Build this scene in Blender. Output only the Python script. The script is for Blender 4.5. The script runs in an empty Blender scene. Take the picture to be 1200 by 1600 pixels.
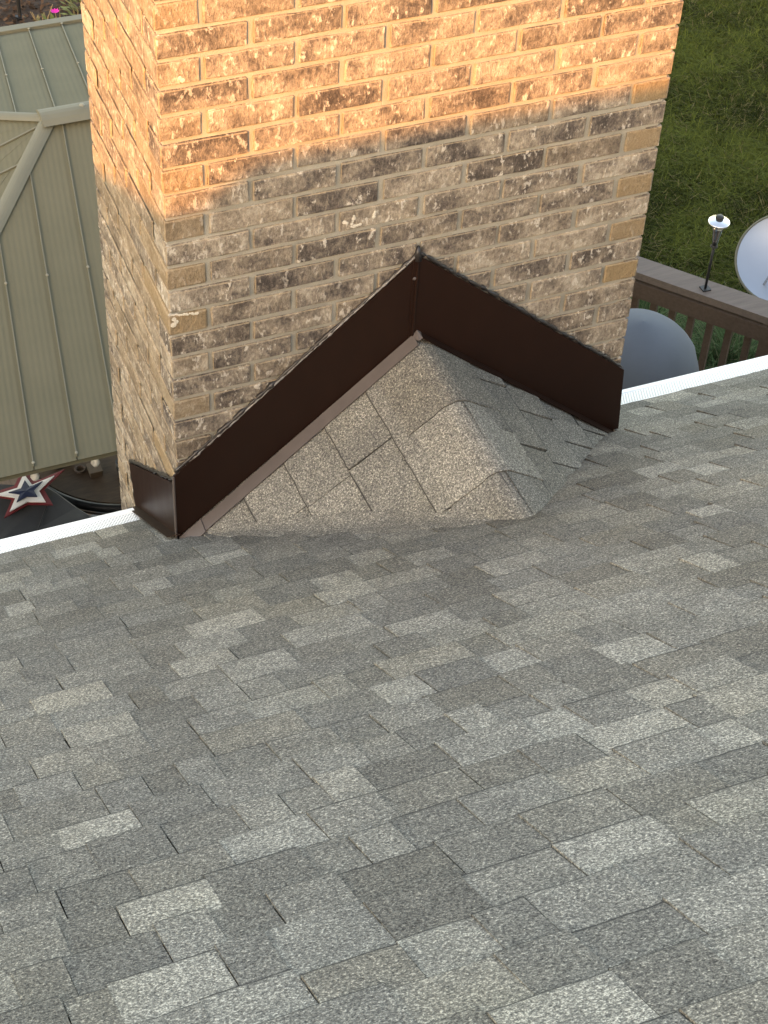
import bpy, math, random
import numpy as np
from mathutils import Vector, noise as mnoise
random.seed(7); rng = np.random.default_rng(7)
S = bpy.context.scene; COL = S.collection
# ------------------------------------------------------------------ camera, sky, sun, exposure
cam = bpy.data.cameras.new('camera'); co = bpy.data.objects.new('camera', cam); COL.objects.link(co); S.camera = co
cam.sensor_fit = 'VERTICAL'; cam.sensor_height = 36; cam.lens = 2896.48/1600*36; cam.clip_end = 3000; cam.clip_start = .05
from mathutils import Matrix
_y, _p, _r = [math.radians(v) for v in (-24.21077, -44.88148, -3.48145)]
_R = Matrix.Rotation(_y, 3, 'Z') @ Matrix.Rotation(_p, 3, 'X') @ Matrix.Rotation(_r, 3, 'Y') @ Matrix(((1,0,0),(0,0,-1),(0,1,0)))
co.matrix_world = Matrix.Translation((-.86238, -3.15966, 3.35548)) @ _R.to_4x4()
SUN = Vector((-.60, -.65, .29)).normalized()
EL = math.asin(SUN.z); ROT = math.atan2(SUN.x, SUN.y)
W_ = bpy.data.worlds.new('World'); S.world = W_; W_.use_nodes = True
_n = W_.node_tree; _s = _n.nodes.new('ShaderNodeTexSky'); _s.sky_type = 'NISHITA'; _s.sun_disc = False
_s.sun_elevation = EL; _s.sun_rotation = ROT % (2*math.pi); _s.air_density = 1.0; _s.dust_density = 1.7; _s.ozone_density = .5
_n.links.new(_s.outputs[0], _n.nodes['Background'].inputs[0]); _n.nodes['Background'].inputs[1].default_value = .15
sl = bpy.data.lights.new('sun', 'SUN'); sl.energy = 2.0; sl.angle = math.radians(.5); sl.color = (.71, .285, .028)
so = bpy.data.objects.new('sun', sl); COL.objects.link(so); so.rotation_euler = SUN.to_track_quat('Z', 'Y').to_euler(); so.location = (-6, -8, 8)
VS = S.view_settings; VS.view_transform = 'Standard'; VS.look = 'None'; VS.gamma = 1; VS.use_curve_mapping = False; VS.exposure = 2.7
VS.use_white_balance = True; VS.white_balance_temperature = 9100; VS.white_balance_tint = 14

# ------------------------------------------------------------------ helpers
WL = {}
def link(o, parent, loc):
    COL.objects.link(o); WL[o.name] = Vector(loc)
    if parent is not None:
        o.parent = parent; o.location = Vector(loc) - WL[parent.name]
    else: o.location = loc
    return o
def thing(name, loc, label, cat, group=None):
    o = bpy.data.objects.new(name, None); o.empty_display_size = .1; link(o, None, loc)
    o['label'] = label; o['category'] = cat
    if group: o['group'] = group
    return o
def tag(o, label=None, cat=None, group=None, kind=None):
    if label: o['label'] = label
    if cat: o['category'] = cat
    if group: o['group'] = group
    if kind: o['kind'] = kind
    return o
def mk(name, V, F, m, parent=None, attr=None, smooth=False, origin=None, kind=None):
    """link a mesh given in world coordinates; its origin goes to its own centre"""
    V = np.asarray(V, float).reshape(-1, 3)
    c = np.asarray(origin, float) if origin is not None else (V.min(0)+V.max(0))/2
    me = bpy.data.meshes.new(name); me.from_pydata((V-c).tolist(), [], F)
    if attr is not None:
        a = me.color_attributes.new('tone', 'FLOAT_COLOR', 'POINT')
        a.data.foreach_set('color', np.ascontiguousarray(np.asarray(attr, np.float32).reshape(-1, 4)).ravel())
    me.materials.append(m)
    if smooth: me.polygons.foreach_set('use_smooth', [True]*len(me.polygons))
    me.update()
    o = bpy.data.objects.new(name, me); link(o, parent, c)
    if kind: o['kind'] = kind
    return o
class MB:
    def __init__(s): s.V = []; s.F = []; s.A = []
    def add(s, V, F, A=None):
        n = len(s.V); s.V += [tuple(v) for v in V]; s.F += [tuple(i+n for i in f) for f in F]
        if A is not None: s.A += [tuple(a) for a in A]
        return s
    def box(s, lo, hi):
        x0,y0,z0 = lo; x1,y1,z1 = hi
        return s.add([(x0,y0,z0),(x1,y0,z0),(x1,y1,z0),(x0,y1,z0),(x0,y0,z1),(x1,y0,z1),(x1,y1,z1),(x0,y1,z1)],
                     [(3,2,1,0),(4,5,6,7),(0,1,5,4),(1,2,6,5),(2,3,7,6),(3,0,4,7)])
    def beam(s, a, b, w, h, up=(0,0,1)):
        a = Vector(a); b = Vector(b); d = (b-a).normalized(); u = Vector(up); sd = d.cross(u).normalized(); u = sd.cross(d).normalized()
        P = [p + sd*i*w/2 + u*j*h/2 for p in (a, b) for i, j in ((-1,-1),(1,-1),(1,1),(-1,1))]
        return s.add(P, [(0,1,2,3),(7,6,5,4),(0,4,5,1),(1,5,6,2),(2,6,7,3),(3,7,4,0)])
    def prism(s, poly, off):
        """closed polygon (3D, planar) extruded by off"""
        n = len(poly); P = [Vector(p) for p in poly]; Q = [p + Vector(off) for p in P]
        return s.add(P+Q, [tuple(range(n))[::-1], tuple(range(n, 2*n))] + [(i, (i+1) % n, (i+1) % n + n, i+n) for i in range(n)])
    def tube(s, pts, r, n=6, cap=True):
        pts = [Vector(p) for p in pts]; rr = r if hasattr(r, '__len__') else [r]*len(pts); V = []; F = []
        for i, p in enumerate(pts):
            d = (pts[min(i+1, len(pts)-1)] - pts[max(i-1, 0)]).normalized()
            u = d.cross(Vector((0,0,1)) if abs(d.z) < .9 else Vector((1,0,0))).normalized(); v = d.cross(u)
            V += [p + (u*math.cos(2*math.pi*k/n) + v*math.sin(2*math.pi*k/n))*rr[i] for k in range(n)]
        for i in range(len(pts)-1):
            for k in range(n): F.append((i*n+k, i*n+(k+1) % n, (i+1)*n+(k+1) % n, (i+1)*n+k))
        if cap: F += [tuple(range(n))[::-1], tuple(range((len(pts)-1)*n, len(pts)*n))]
        return s.add(V, F)
    def lathe(s, prof, c, n=20, axis=(0,0,1)):
        q = Vector((0,0,1)).rotation_difference(Vector(axis).normalized()); V = []; F = []
        for r, h in prof:
            V += [Vector(c) + q @ Vector((r*math.cos(2*math.pi*k/n), r*math.sin(2*math.pi*k/n), h)) for k in range(n)]
        for i in range(len(prof)-1):
            for k in range(n): F.append((i*n+k, i*n+(k+1) % n, (i+1)*n+(k+1) % n, (i+1)*n+k))
        if prof[0][0] > 1e-5: F.append(tuple(range(n))[::-1])
        if prof[-1][0] > 1e-5: F.append(tuple(range((len(prof)-1)*n, len(prof)*n)))
        return s.add(V, F)
    def build(s, name, m, parent=None, smooth=False, origin=None, kind=None):
        return mk(name, s.V, s.F, m, parent, s.A if s.A else None, smooth, origin, kind)

# ------------------------------------------------------------------ materials
class NT:
    def __init__(s, name):
        s.m = bpy.data.materials.new(name); s.m.use_nodes = True; s.t = s.m.node_tree
        s.b = s.t.nodes['Principled BSDF']; s.pos = s.n('ShaderNodeNewGeometry').outputs['Position']
    def n(s, ty, **k):
        x = s.t.nodes.new(ty)
        for a, b in k.items(): setattr(x, a, b)
        return x
    def put(s, sock, v):
        if hasattr(v, 'links') or isinstance(v, bpy.types.NodeSocket): s.t.links.new(v, sock)
        elif isinstance(v, (tuple, list)) and len(v) == 3 and sock.type == 'RGBA': sock.default_value = (*v, 1)
        else: sock.default_value = v
    def noise(s, vec, scale, detail=3, rough=.55, dist=0):
        x = s.n('ShaderNodeTexNoise'); s.put(x.inputs['Vector'], vec); x.inputs['Scale'].default_value = scale
        x.inputs['Detail'].default_value = detail; x.inputs['Roughness'].default_value = rough; x.inputs['Distortion'].default_value = dist
        return x.outputs['Fac']
    def math(s, op, a, b=0., c=None):
        x = s.n('ShaderNodeMath', operation=op); s.put(x.inputs[0], a); s.put(x.inputs[1], b)
        if c is not None: s.put(x.inputs[2], c)
        return x.outputs[0]
    def vmath(s, op, a, b):
        x = s.n('ShaderNodeVectorMath', operation=op); s.put(x.inputs[0], a); s.put(x.inputs[1], b); return x.outputs[0]
    def ramp(s, f, stops, interp='LINEAR'):
        x = s.n('ShaderNodeValToRGB'); x.color_ramp.interpolation = interp; e = x.color_ramp.elements
        while len(e) < len(stops): e.new(.5)
        for k, (p, c) in enumerate(stops):
            e[k].position = p; e[k].color = (*c, 1) if hasattr(c, '__len__') else (c, c, c, 1)
        s.put(x.inputs[0], f); return x.outputs[0]
    def mix(s, f, a, b, bt='MIX'):
        x = s.n('ShaderNodeMix', data_type='RGBA', blend_type=bt); s.put(x.inputs[0], f); s.put(x.inputs[6], a); s.put(x.inputs[7], b); return x.outputs[2]
    def sep(s, c):
        x = s.n('ShaderNodeSeparateColor'); s.put(x.inputs[0], c); return x.outputs
    def attr(s):
        x = s.n('ShaderNodeAttribute', attribute_name='tone'); o = s.sep(x.outputs['Color']); return o[0], o[1], o[2], x.outputs['Alpha']
    def bump(s, h, strength=.5, dist=.002):
        x = s.n('ShaderNodeBump'); x.inputs['Strength'].default_value = strength; x.inputs['Distance'].default_value = dist
        s.put(x.inputs['Height'], h); s.t.links.new(x.outputs[0], s.b.inputs['Normal'])
    def out(s, col, rough=.8, metal=0., spec=.5):
        s.put(s.b.inputs['Base Color'], col); s.put(s.b.inputs['Roughness'], rough); s.put(s.b.inputs['Metallic'], metal)
        s.b.inputs['Specular IOR Level'].default_value = spec; return s.m
def plain(name, col, rough=.6, metal=0., var=.15, scale=30, bump=0., spec=.5, stretch=None):
    t = NT(name); v = t.pos
    if stretch: v = t.vmath('MULTIPLY', t.pos, stretch)
    f = t.noise(v, scale, 4)
    c = t.mix(t.ramp(f, [(.3, 0.), (.7, 1.)]), tuple(x*(1-var) for x in col), tuple(min(1, x*(1+var)) for x in col))
    if bump: t.bump(f, bump, .003)
    return t.out(c, rough, metal, spec)
def m_shingle():
    t = NT('asphalt_shingle'); r, g, b, a = t.attr()
    v = t.vmath('ADD', t.pos, (3.1, 7.7, 2.3))
    n1 = t.noise(v, 225, 2, .6); n2 = t.noise(v, 480, 1, .5); n6 = t.noise(t.vmath('MULTIPLY', v, (1.6, .7, .7)), 1.3, 4, .6); n3 = t.noise(v, 22, 4, .6); n4 = t.noise(v, 2.2, 3)
    k = t.math('ADD', t.math('MULTIPLY', t.math('SUBTRACT', n1, .5), 1.4), t.math('MULTIPLY', t.math('SUBTRACT', n2, .5), 1.0))
    k = t.math('ADD', k, .5); k = t.math('ADD', k, t.math('MULTIPLY', t.math('SUBTRACT', r, .5), .45))
    k = t.math('ADD', k, t.math('MULTIPLY', t.math('SUBTRACT', n3, .5), .26))
    k = t.math('ADD', k, t.math('MULTIPLY', t.math('SUBTRACT', n6, .5), .22))
    c = t.ramp(k, [(.08, (.041, .040, .037)), (.34, (.115, .111, .099)), (.56, (.186, .178, .154)), (.74, (.33, .314, .264)), (.95, (.62, .58, .49))])
    c = t.mix(b, c, (.66, .55, .40), 'MULTIPLY')
    w = t.ramp(n4, [(.5, 0.), (.72, 1.)])
    c = t.mix(t.math('MULTIPLY', w, .22), c, (.80, .74, .52), 'MULTIPLY')
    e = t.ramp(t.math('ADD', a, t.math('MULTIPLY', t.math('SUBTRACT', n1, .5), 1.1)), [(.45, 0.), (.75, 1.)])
    c = t.mix(t.math('MULTIPLY', e, .88), c, (.020, .020, .021))          # exposed asphalt plus painted-in edge shade along cut edges
    t.bump(k, .6, .0022); return t.out(c, .92, 0, .25)
def m_brick():
    t = NT('distressed_brick'); r, g, b, e = t.attr()
    off = t.n('ShaderNodeCombineXYZ')
    for i in range(3): t.put(off.inputs[i], t.math('MULTIPLY', g, (31., 17., 43.)[i]))
    v = t.vmath('ADD', t.pos, off.outputs[0]); vs = t.vmath('MULTIPLY', v, (1, 1, 1.3)); vl = t.vmath('MULTIPLY', v, (1.5, 1.5, .8))
    n1 = t.noise(vs, 15, 5, .6, .3); n2 = t.noise(vl, 40, 3, .6, .25); n3 = t.noise(v, 330, 3, .6); n4 = t.noise(vl, 85, 4, .7, .2); n5 = t.noise(v, 120, 4, .7)
    k = t.math('ADD', t.math('MULTIPLY', t.math('SUBTRACT', n1, .5), 1.45), t.math('MULTIPLY', t.math('SUBTRACT', r, .5), .55))
    k = t.math('ADD', k, t.math('MULTIPLY', t.math('SUBTRACT', n4, .5), 1.05)); k = t.math('ADD', k, t.math('MULTIPLY', t.math('SUBTRACT', n3, .5), .4))
    k = t.math('ADD', k, .5)
    c = t.ramp(k, [(.14, (.066, .055, .049)), (.34, (.142, .117, .097)), (.50, (.228, .189, .149)), (.64, (.305, .255, .198)), (.84, (.43, .375, .30))])
    smooth = t.mix(t.ramp(t.math('ADD', t.math('MULTIPLY', n5, .6), t.math('MULTIPLY', n3, .4)), [(.35, 0.), (.65, 1.)]), (.225, .155, .085), (.33, .240, .138))
    c = t.mix(b, c, smooth)
    rough = t.math('SUBTRACT', 1., b)
    ff = t.math('ADD', n2, t.math('MULTIPLY', t.math('SUBTRACT', n4, .5), .55))
    fl = t.math('MULTIPLY', t.ramp(ff, [(.59, 0.), (.67, 1.)]), t.math('MULTIPLY', rough, t.math('MULTIPLY', t.ramp(t.math('FRACT', t.math('MULTIPLY', g, 7.3)), [(0., .4), (1., 1.)]), .8)))
    c = t.mix(fl, c, (.66, .60, .51))
    dk = t.math('MULTIPLY', t.ramp(n5, [(.27, 1.), (.37, 0.)]), .75)
    c = t.mix(dk, c, (.035, .026, .022))
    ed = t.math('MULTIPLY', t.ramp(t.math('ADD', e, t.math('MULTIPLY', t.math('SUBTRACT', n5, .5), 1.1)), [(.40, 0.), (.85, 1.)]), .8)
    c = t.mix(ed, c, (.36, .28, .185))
    h = t.math('ADD', t.math('MULTIPLY', n4, 1.), t.math('MULTIPLY', n3, .4))
    t.bump(t.math('ADD', h, t.math('MULTIPLY', n2, .9)), .85, .006); return t.out(c, .93, 0, .2)
def m_metal_roof():
    t = NT('grey_green_painted_metal'); f = t.noise(t.pos, 5, 3); n = t.noise(t.pos, 160, 2)
    c = t.mix(t.ramp(f, [(.3, 0.), (.7, 1.)]), (.114, .109, .074), (.127, .119, .081)); c = t.mix(t.math('MULTIPLY', n, .12), c, (.07, .07, .052))
    sx = t.n('ShaderNodeSeparateXYZ'); t.put(sx.inputs[0], t.pos)
    u = t.math('SUBTRACT', sx.outputs[0], t.math('MULTIPLY', sx.outputs[1], .14))
    w = t.math('SINE', t.math('MULTIPLY', u, 2*math.pi/.0206)); t.bump(w, .35, .0012)
    return t.out(c, .7, 0, .05)
def m_guard():
    t = NT('perforated_white_aluminium'); sx = t.n('ShaderNodeSeparateXYZ'); t.put(sx.inputs[0], t.pos)
    r, g, b, a = t.attr()
    X = t.math('MULTIPLY', sx.outputs[0], 1/.0085); Y = t.math('MULTIPLY', r, 13.)
    fy = t.math('FLOOR', Y); X = t.math('ADD', X, t.math('MULTIPLY', fy, .5))
    dx = t.math('SUBTRACT', t.math('FRACT', X), .5); dy = t.math('SUBTRACT', t.math('FRACT', Y), .5)
    d = t.math('SQRT', t.math('ADD', t.math('MULTIPLY', dx, dx), t.math('MULTIPLY', dy, dy)))
    hole = t.math('LESS_THAN', d, .27); hole = t.math('MULTIPLY', hole, t.math('LESS_THAN', r, .72))
    dn = t.noise(t.pos, 24, 5, .7); c = t.mix(t.math('MULTIPLY', t.ramp(dn, [(.56, 0.), (.74, 1.)]), .35), (.86, .87, .87), (.42, .40, .36)); c = t.mix(hole, c, (.17, .18, .19)); return t.out(c, .42, 0, .4)
def m_wood(name, a, b, ax=(1, 12, 12)):
    t = NT(name); v = t.vmath('MULTIPLY', t.pos, ax); n = t.noise(v, 6, 5, .6); n2 = t.noise(t.pos, 120, 2)
    c = t.mix(t.ramp(t.math('ADD', n, t.math('MULTIPLY', t.math('SUBTRACT', n2, .5), .2)), [(.3, 0.), (.7, 1.)]), a, b)
    t.bump(n, .2, .002); return t.out(c, .75, 0, .3)
def m_attrcol(name, rough=.7, spec=.3, trans=False):
    t = NT(name); x = t.n('ShaderNodeAttribute', attribute_name='tone'); return t.out(x.outputs['Color'], rough, 0, spec)
def m_flash(name, col, rough, spec=.5):
    t = NT(name); n = t.noise(t.pos, 3.5, 2); n2 = t.noise(t.pos, 260, 2); n3 = t.noise(t.vmath('MULTIPLY', t.pos, (1, 1, .3)), 30, 4)
    c = t.mix(t.math('MULTIPLY', t.ramp(n3, [(.45, 0.), (.8, 1.)]), .25), col, tuple(x*1.7 for x in col))
    t.bump(t.math('ADD', n, t.math('MULTIPLY', n2, .01)), .12, .02)
    return t.out(c, t.math('ADD', t.math('MULTIPLY', n3, .12), rough), 0, spec)
M = dict(shingle=m_shingle(), brick=m_brick(), mroof=m_metal_roof(), guard=m_guard(),
    flash=m_flash('dark_brown_painted_metal', (.0170, .0074, .0048), .36, .18), flange=m_flash('skylit_brown_metal_hem', (.095, .078, .070), .36, .4),  # flange brown is lighter: the sky light it catches is painted into the colour
    seal=plain('black_sealant', (.020, .017, .016), .35, var=.4, scale=120, bump=.4), caulk=plain('grey_sealant', (.20, .185, .17), .5, var=.4, scale=120),
    white=plain('white_painted_metal', (.84, .85, .85), .4, var=.02), trim=plain('grey_green_trim', (.124, .118, .081), .65, var=.05, scale=8),
    rail=m_wood('brown_stained_wood', (.072, .049, .036), (.098, .070, .053)), railtop=m_wood('weathered_brown_wood', (.118, .092, .078), (.158, .126, .105)),
    plank=m_wood('deck_plank_wood', (.10, .065, .042), (.16, .105, .065), (12, 1, 12)),
    cover=plain('blue_grey_cover_fabric', (.088, .104, .124), .85, var=.06, scale=9, bump=.15),
    dark=plain('charcoal_fabric', (.030, .031, .034), .8, var=.15, scale=12, bump=.2), tabletop=m_wood('dark_brown_tabletop', (.052, .034, .022), (.085, .056, .034), (3, 14, 3)), splash=plain('dried_mortar', (.56, .51, .42), .9, var=.2, scale=150), screw=plain('painted_screw_head', (.22, .205, .15), .6), black=plain('black_plastic', (.012, .012, .012), .5),
    rivet=plain('painted_rivet', (.10,.08,.07), .4), steel=plain('polished_steel', (.72, .72, .72), .22, 1., var=.05), alu=plain('dull_aluminium_paint', (.34, .37, .41), .40, .6, var=.05, scale=4),
    red=plain('dark_red_paint', (.17, .018, .022), .5), wht=plain('white_paint', (.78, .77, .74), .5, var=.05), navy=plain('navy_paint', (.012, .02, .055), .5),
    bulb=plain('milky_glass', (.75, .75, .72), .25), mortar=None, leaf=m_attrcol('leaf'), grass=m_attrcol('grass_blade', .8, .08), mulchm=m_attrcol('bark_chip', .9, .1),
    tan=plain('tan_card', (.10, .070, .045), .8), siding=plain('tan_siding', (.36, .31, .25), .7), deckm=plain('roof_felt', (.05, .05, .05), .9))
_t = NT('mortar'); _a = _t.noise(_t.pos, 420, 3); _b = _t.noise(_t.pos, 14, 4)
_c = _t.mix(_t.ramp(_b, [(.3, 0.), (.7, 1.)]), (.30, .285, .238), (.40, .375, .315)); _c = _t.mix(_t.ramp(_a, [(.55, 0.), (.75, .5)]), _c, (.16, .14, .11)); _t.bump(_a, .6, .003)
M['mortar'] = _t.out(_c, .95, 0, .15)
_t = NT('soil_and_turf'); _a = _t.noise(_t.pos, 6, 6); _b = _t.noise(_t.pos, 60, 4)
M['lawn'] = _t.out(_t.mix(_t.ramp(_t.math('ADD', _t.math('MULTIPLY', _a, .6), _t.math('MULTIPLY', _b, .4)), [(.35, 0.), (.65, 1.)]), (.012, .017, .004), (.030, .038, .010)), .95)
M['bed'] = plain('dark_mulch_soil', (.045, .028, .018), .95, var=.5, scale=40, bump=.6)

# ------------------------------------------------------------------ ground
TH = math.radians(34.5); CT, ST = math.cos(TH), math.sin(TH); TT = math.tan(TH)
W = 1.2097; D = .623; HC = .0644773; GZ = -2.7
tag(mk('ground', [(-400,-400,GZ),(400,-400,GZ),(400,400,GZ),(-400,400,GZ)], [(0,1,2,3)], M['lawn']), kind='structure')
tag(mk('mulch_bed', [(-3,6.2,GZ+.006),(2.6,6.2,GZ+.006),(2.6,10.5,GZ+.006),(-3,10.5,GZ+.006)], [(0,1,2,3)], M['bed']), kind='structure')

# ------------------------------------------------------------------ the house
house = thing('house', (W/2, -2, GZ), 'house with grey shingle roof and brick chimney rising through its eave', 'house')
RY = -4.07; RZ = -RY*TT; NR = Vector((0, ST, CT)); DN = Vector((0, CT, -ST))
def rp(x, s, o=0.): return Vector((x, 0, 0)) + DN*s + NR*o
XL, XR = -15., 9.
b = MB()
y0 = .26; zz = lambda y: -y*TT
for (xa, xb, ye) in ((XL, 0, y0), (W, XR, y0-.02), (0, W, 0)):
    b.prism([(xa, ye, zz(ye)-.012), (xa, ye, zz(ye)-.10), (xa, RY, RZ-.10), (xa, RY, RZ-.012)], (xb-xa, 0, 0))
b.prism([(XL, RY-.001, RZ-.012), (XL, RY-.001, RZ-.10), (XL, 2*RY-.3, -.32), (XL, 2*RY-.3, -.23)], (XR-XL, 0, 0))
roof = b.build('roof', M['deckm'], house)
# back slope covering and walls
b = MB(); bs = [(XL, RY, RZ+.004), (XR, RY, RZ+.004), (XR, 2*RY-.32, -.235), (XL, 2*RY-.32, -.235)]
b.add(bs, [(0,1,2,3)], [(.5, .3, .1, 0)]*4).build('roof_covering', M['shingle'], roof)
b = MB(); b.box((XL+.3, -.22, GZ), (XR-.3, -.02, -.12)); b.box((XL+.3, 2*RY, GZ), (XR-.3, 2*RY+.2, -.30)); 
for x in (XL+.3, XR-.5): b.box((x, 2*RY+.2, GZ), (x+.2, -.22, -.3)); b.prism([(x, 2*RY, -.3), (x, -.2, -.3), (x, RY, RZ-.12)], (.2, 0, 0))
b.build('wall', M['siding'], house)
# ridge: plain cap, then an unseen raised step added to lift the shadow edge
b = MB(); b.prism([(XL, RY-.13, RZ-.085), (XL, RY, RZ+.004), (XL, RY+.13, RZ-.085)], (XR-XL, 0, 0)); b.build('ridge_cap', M['shingle'], roof)
b = MB(); b.prism([(-3.52, RY-.17, RZ-.06), (-3.52, RY-.03, RZ+.085), (-3.52, RY+.03, RZ+.085), (-3.52, RY+.17, RZ-.06)], (9., 0, 0)); b.build('ridge_shadow_step', M['deckm'], roof)

# ---- shingle piece: wedge in a local frame (along a, down-slope d, normal n)
def piece(O, a, d, n, u0, u1, d0, d1, base, t, tone, rnd, warm, low=.0012, seg=5, jit=.0016, ew=None):
    """u along the course, d0 upper end, d1 lower edge; t thickness at the lower edge"""
    V = []; A = []; F = []; j = lambda k: (random.random()-.5)*2*k
    sk = j(.002); ew = ew or random.choice([.004, .0055, .007, .009, .011])
    us = [u0 + (u1-u0)*k/seg for k in range(seg+1)]; rows = []
    lowj = [j(jit) for _ in us]
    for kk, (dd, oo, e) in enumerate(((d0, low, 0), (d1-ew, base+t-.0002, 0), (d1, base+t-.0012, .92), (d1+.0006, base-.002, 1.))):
        row = []
        for q, u in enumerate(us):
            uu = u + (j(jit*.6) if kk in (1, 2) and q not in (0, seg) else 0) + (sk*(kk > 0) if q in (0, seg) else 0)
            row.append(len(V)); V.append(O + a*uu + d*(dd + (lowj[q] if kk else 0)) + n*(oo + (j(.0004) if kk in (1,2) else 0)))
            A.append((tone, rnd, warm, e))
        rows.append(row)
    for r in range(3):
        for q in range(seg): F.append((rows[r][q], rows[r+1][q], rows[r+1][q+1], rows[r][q+1]))
    for q, fl in ((0, False), (seg, True)):                       # side skirts
        i0 = len(V)
        for r in (0, 1, 2):
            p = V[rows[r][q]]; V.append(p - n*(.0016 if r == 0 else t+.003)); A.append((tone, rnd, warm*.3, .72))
        for r in (0, 1):
            f = (rows[r][q], i0+r, i0+r+1, rows[r+1][q]); F.append(f[::-1] if fl else f)
    return V, F, A
ax, dz, nz = Vector((1, 0, 0)), DN, NR
EXP = .1172
def tone_pick():
    r = random.random()
    if r < .34: return random.gauss(.33, .05)
    if r < .78: return random.gauss(.47, .06)
    return random.gauss(.64, .07)
pcs = []
kmax = int((.315+3.35)/EXP)
for j in range(-1, 31):
    s1 = -2.63 + EXP*(j-3); s0 = s1-EXP-.046
    if s1 > .34: continue
    last = s1 + EXP > .34
    x = -2.6 + random.random()*.1
    up = random.random() < .5; prev = .5
    while x < 3.4:
        wd = random.choice([random.uniform(.055, .10), random.uniform(.09, .14), random.uniform(.10, .17)]) if up else random.uniform(.055, .15)
        tn = tone_pick()
        if abs(tn-prev) < .07: tn = tone_pick()
        prev = tn
        pcs.append(dict(u0=x, u1=x+wd-(.0008 if random.random() < .7 else .0014), d0=s0, d1=s1 + max(-.020, min(.016, random.gauss(0, .009))), t=.0060 if up else .0028, base=.0016,
                        tone=tn, rnd=random.random(), warm=max(0, random.gauss(.08, .09))))
        x += wd; up = not up if random.random() < .85 else up
R3 = np.array(_R); CP = np.array([-.86238, -3.15966, 3.35548])
def inview(p):
    q = (np.array(p)-CP) @ R3; u = 600+2896.48*q[0]/-q[2]; v = 800-2896.48*q[1]/-q[2]; return -60 < u < 1260 and -60 < v < 1660
vis = []; rest = []
CRK = [(0.0, 0.0), (.655, -.6/CT), (W, 0.)]
def incrk(x, s):
    if s > .02: return 0 <= x <= W
    if s < -.60/CT: return False
    f = s/(-.6/CT); return .655*f+.03 < x < W - (W-.655)*f - .03
for p in pcs:
    if p['d1'] > .27: 
        lim = .318 if p['u0'] < .6 else .288
        p['d1'] = lim + random.uniform(-.004, .001); p['t'] = .004
        if p['d1']-p['d0'] < .03: continue
    um = (p['u0']+p['u1'])/2; dm = p['d1']-EXP*.5
    if p['u0'] > -.03 and p['u1'] < W+.03 and p['d1'] > 0.02: continue            # inside the chimney
    if p['u0'] < 0 < p['u1'] and p['d1'] > .02: p['u1'] = -.012
    if p['u0'] < W < p['u1'] and p['d1'] > .02: p['u0'] = W+.012
    if p['u1']-p['u0'] < .012: continue
    if incrk(p['u0'], p['d1']) and incrk(p['u1'], p['d1']) and incrk(p['u0'], p['d1']-EXP) and incrk(p['u1'], p['d1']-EXP): continue
    c = rp(um, dm); ar = (p['u1']-p['u0'])/((Vector(CP)-c).length**2) * (nz.dot((Vector(CP)-c).normalized()))
    (vis if inview(c) else rest).append((ar, p))
vis.sort(key=lambda q: -q[0]); cut = vis[258:]; vis = vis[:258]
for ar, p in vis:
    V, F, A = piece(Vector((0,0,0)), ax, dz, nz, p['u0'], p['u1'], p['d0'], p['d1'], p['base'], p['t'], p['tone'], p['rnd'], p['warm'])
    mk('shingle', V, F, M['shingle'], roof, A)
b = MB()
for ar, p in cut + rest:
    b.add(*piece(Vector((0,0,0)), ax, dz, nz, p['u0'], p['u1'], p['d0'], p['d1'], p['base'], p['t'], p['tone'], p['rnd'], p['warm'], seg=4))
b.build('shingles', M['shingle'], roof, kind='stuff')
b = MB()                                                     # outer field of the roof, far outside the photograph
for (xa, xb, sa, sb) in ((XL, -2.6, RY/CT, .30), (3.4, XR, RY/CT, .28), (-2.6, 3.4, RY/CT, -3.09)):
    b.add([rp(xa, sa), rp(xb, sa), rp(xb, sb), rp(xa, sb)], [(0,3,2,1)], [(.47, .5, .1, 0)]*4)
b.build('roof_field', M['shingle'], roof)

# ---- cricket (saddle) behind the chimney
W0 = Vector((.611, 0, .505)); E0 = Vector((.655, -.6, .412)); CA = Vector((0, 0, 0)); CB = Vector((W, 0, 0))
cr_r = (E0-W0).normalized()
nL = (E0-CA).cross(W0-CA).normalized(); nL = nL if nL.z > 0 else -nL
nRr = (E0-CB).cross(W0-CB).normalized(); nRr = nRr if nRr.z > 0 else -nRr
dL = nL.cross(cr_r); dL = dL if dL.z < 0 else -dL
dR = nRr.cross(cr_r); dR = dR if dR.z < 0 else -dR
q = .007
cricket = mk('cricket', [CA-nL*q, E0-(nL+nRr)*q, W0-(nL+nRr)*q, CB-nRr*q, (0,.0,-.1), (W,0,-.1), (.65,-.6,.3)], [(0,1,2),(1,3,2),(0,2,3,5,4),(0,4,6,1),(6,5,3,1)], M['deckm'], house)
LC = [(.183, [0, .032, .275, .455, .66], [.52, .44, .52, .42], [.0065,.005,.0065,.005]), (.318, [0, .035, .125, .20, .42, .60], [.46, .50, .33, .42, .38], [.005, .0065, .0065, .005, .0065]),
      (.455, [0, .21, .369, .50], [.44, .49, .40], [.005, .0065, .005]), (.59, [0, .20, .36], [.48, .41], [.0065, .005]), (.725, [0, .16, .24], [.42, .47], [.005, .0065]), (.782, [0.02, .13], [.43], [.005])]
for dd, cu, tn, th in LC:
    for k in range(len(tn)):
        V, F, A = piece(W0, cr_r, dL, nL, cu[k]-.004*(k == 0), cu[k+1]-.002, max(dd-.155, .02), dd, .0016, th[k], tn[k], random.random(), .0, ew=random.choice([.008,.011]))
        mk('shingle', V, F, M['shingle'], cricket, A)
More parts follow.
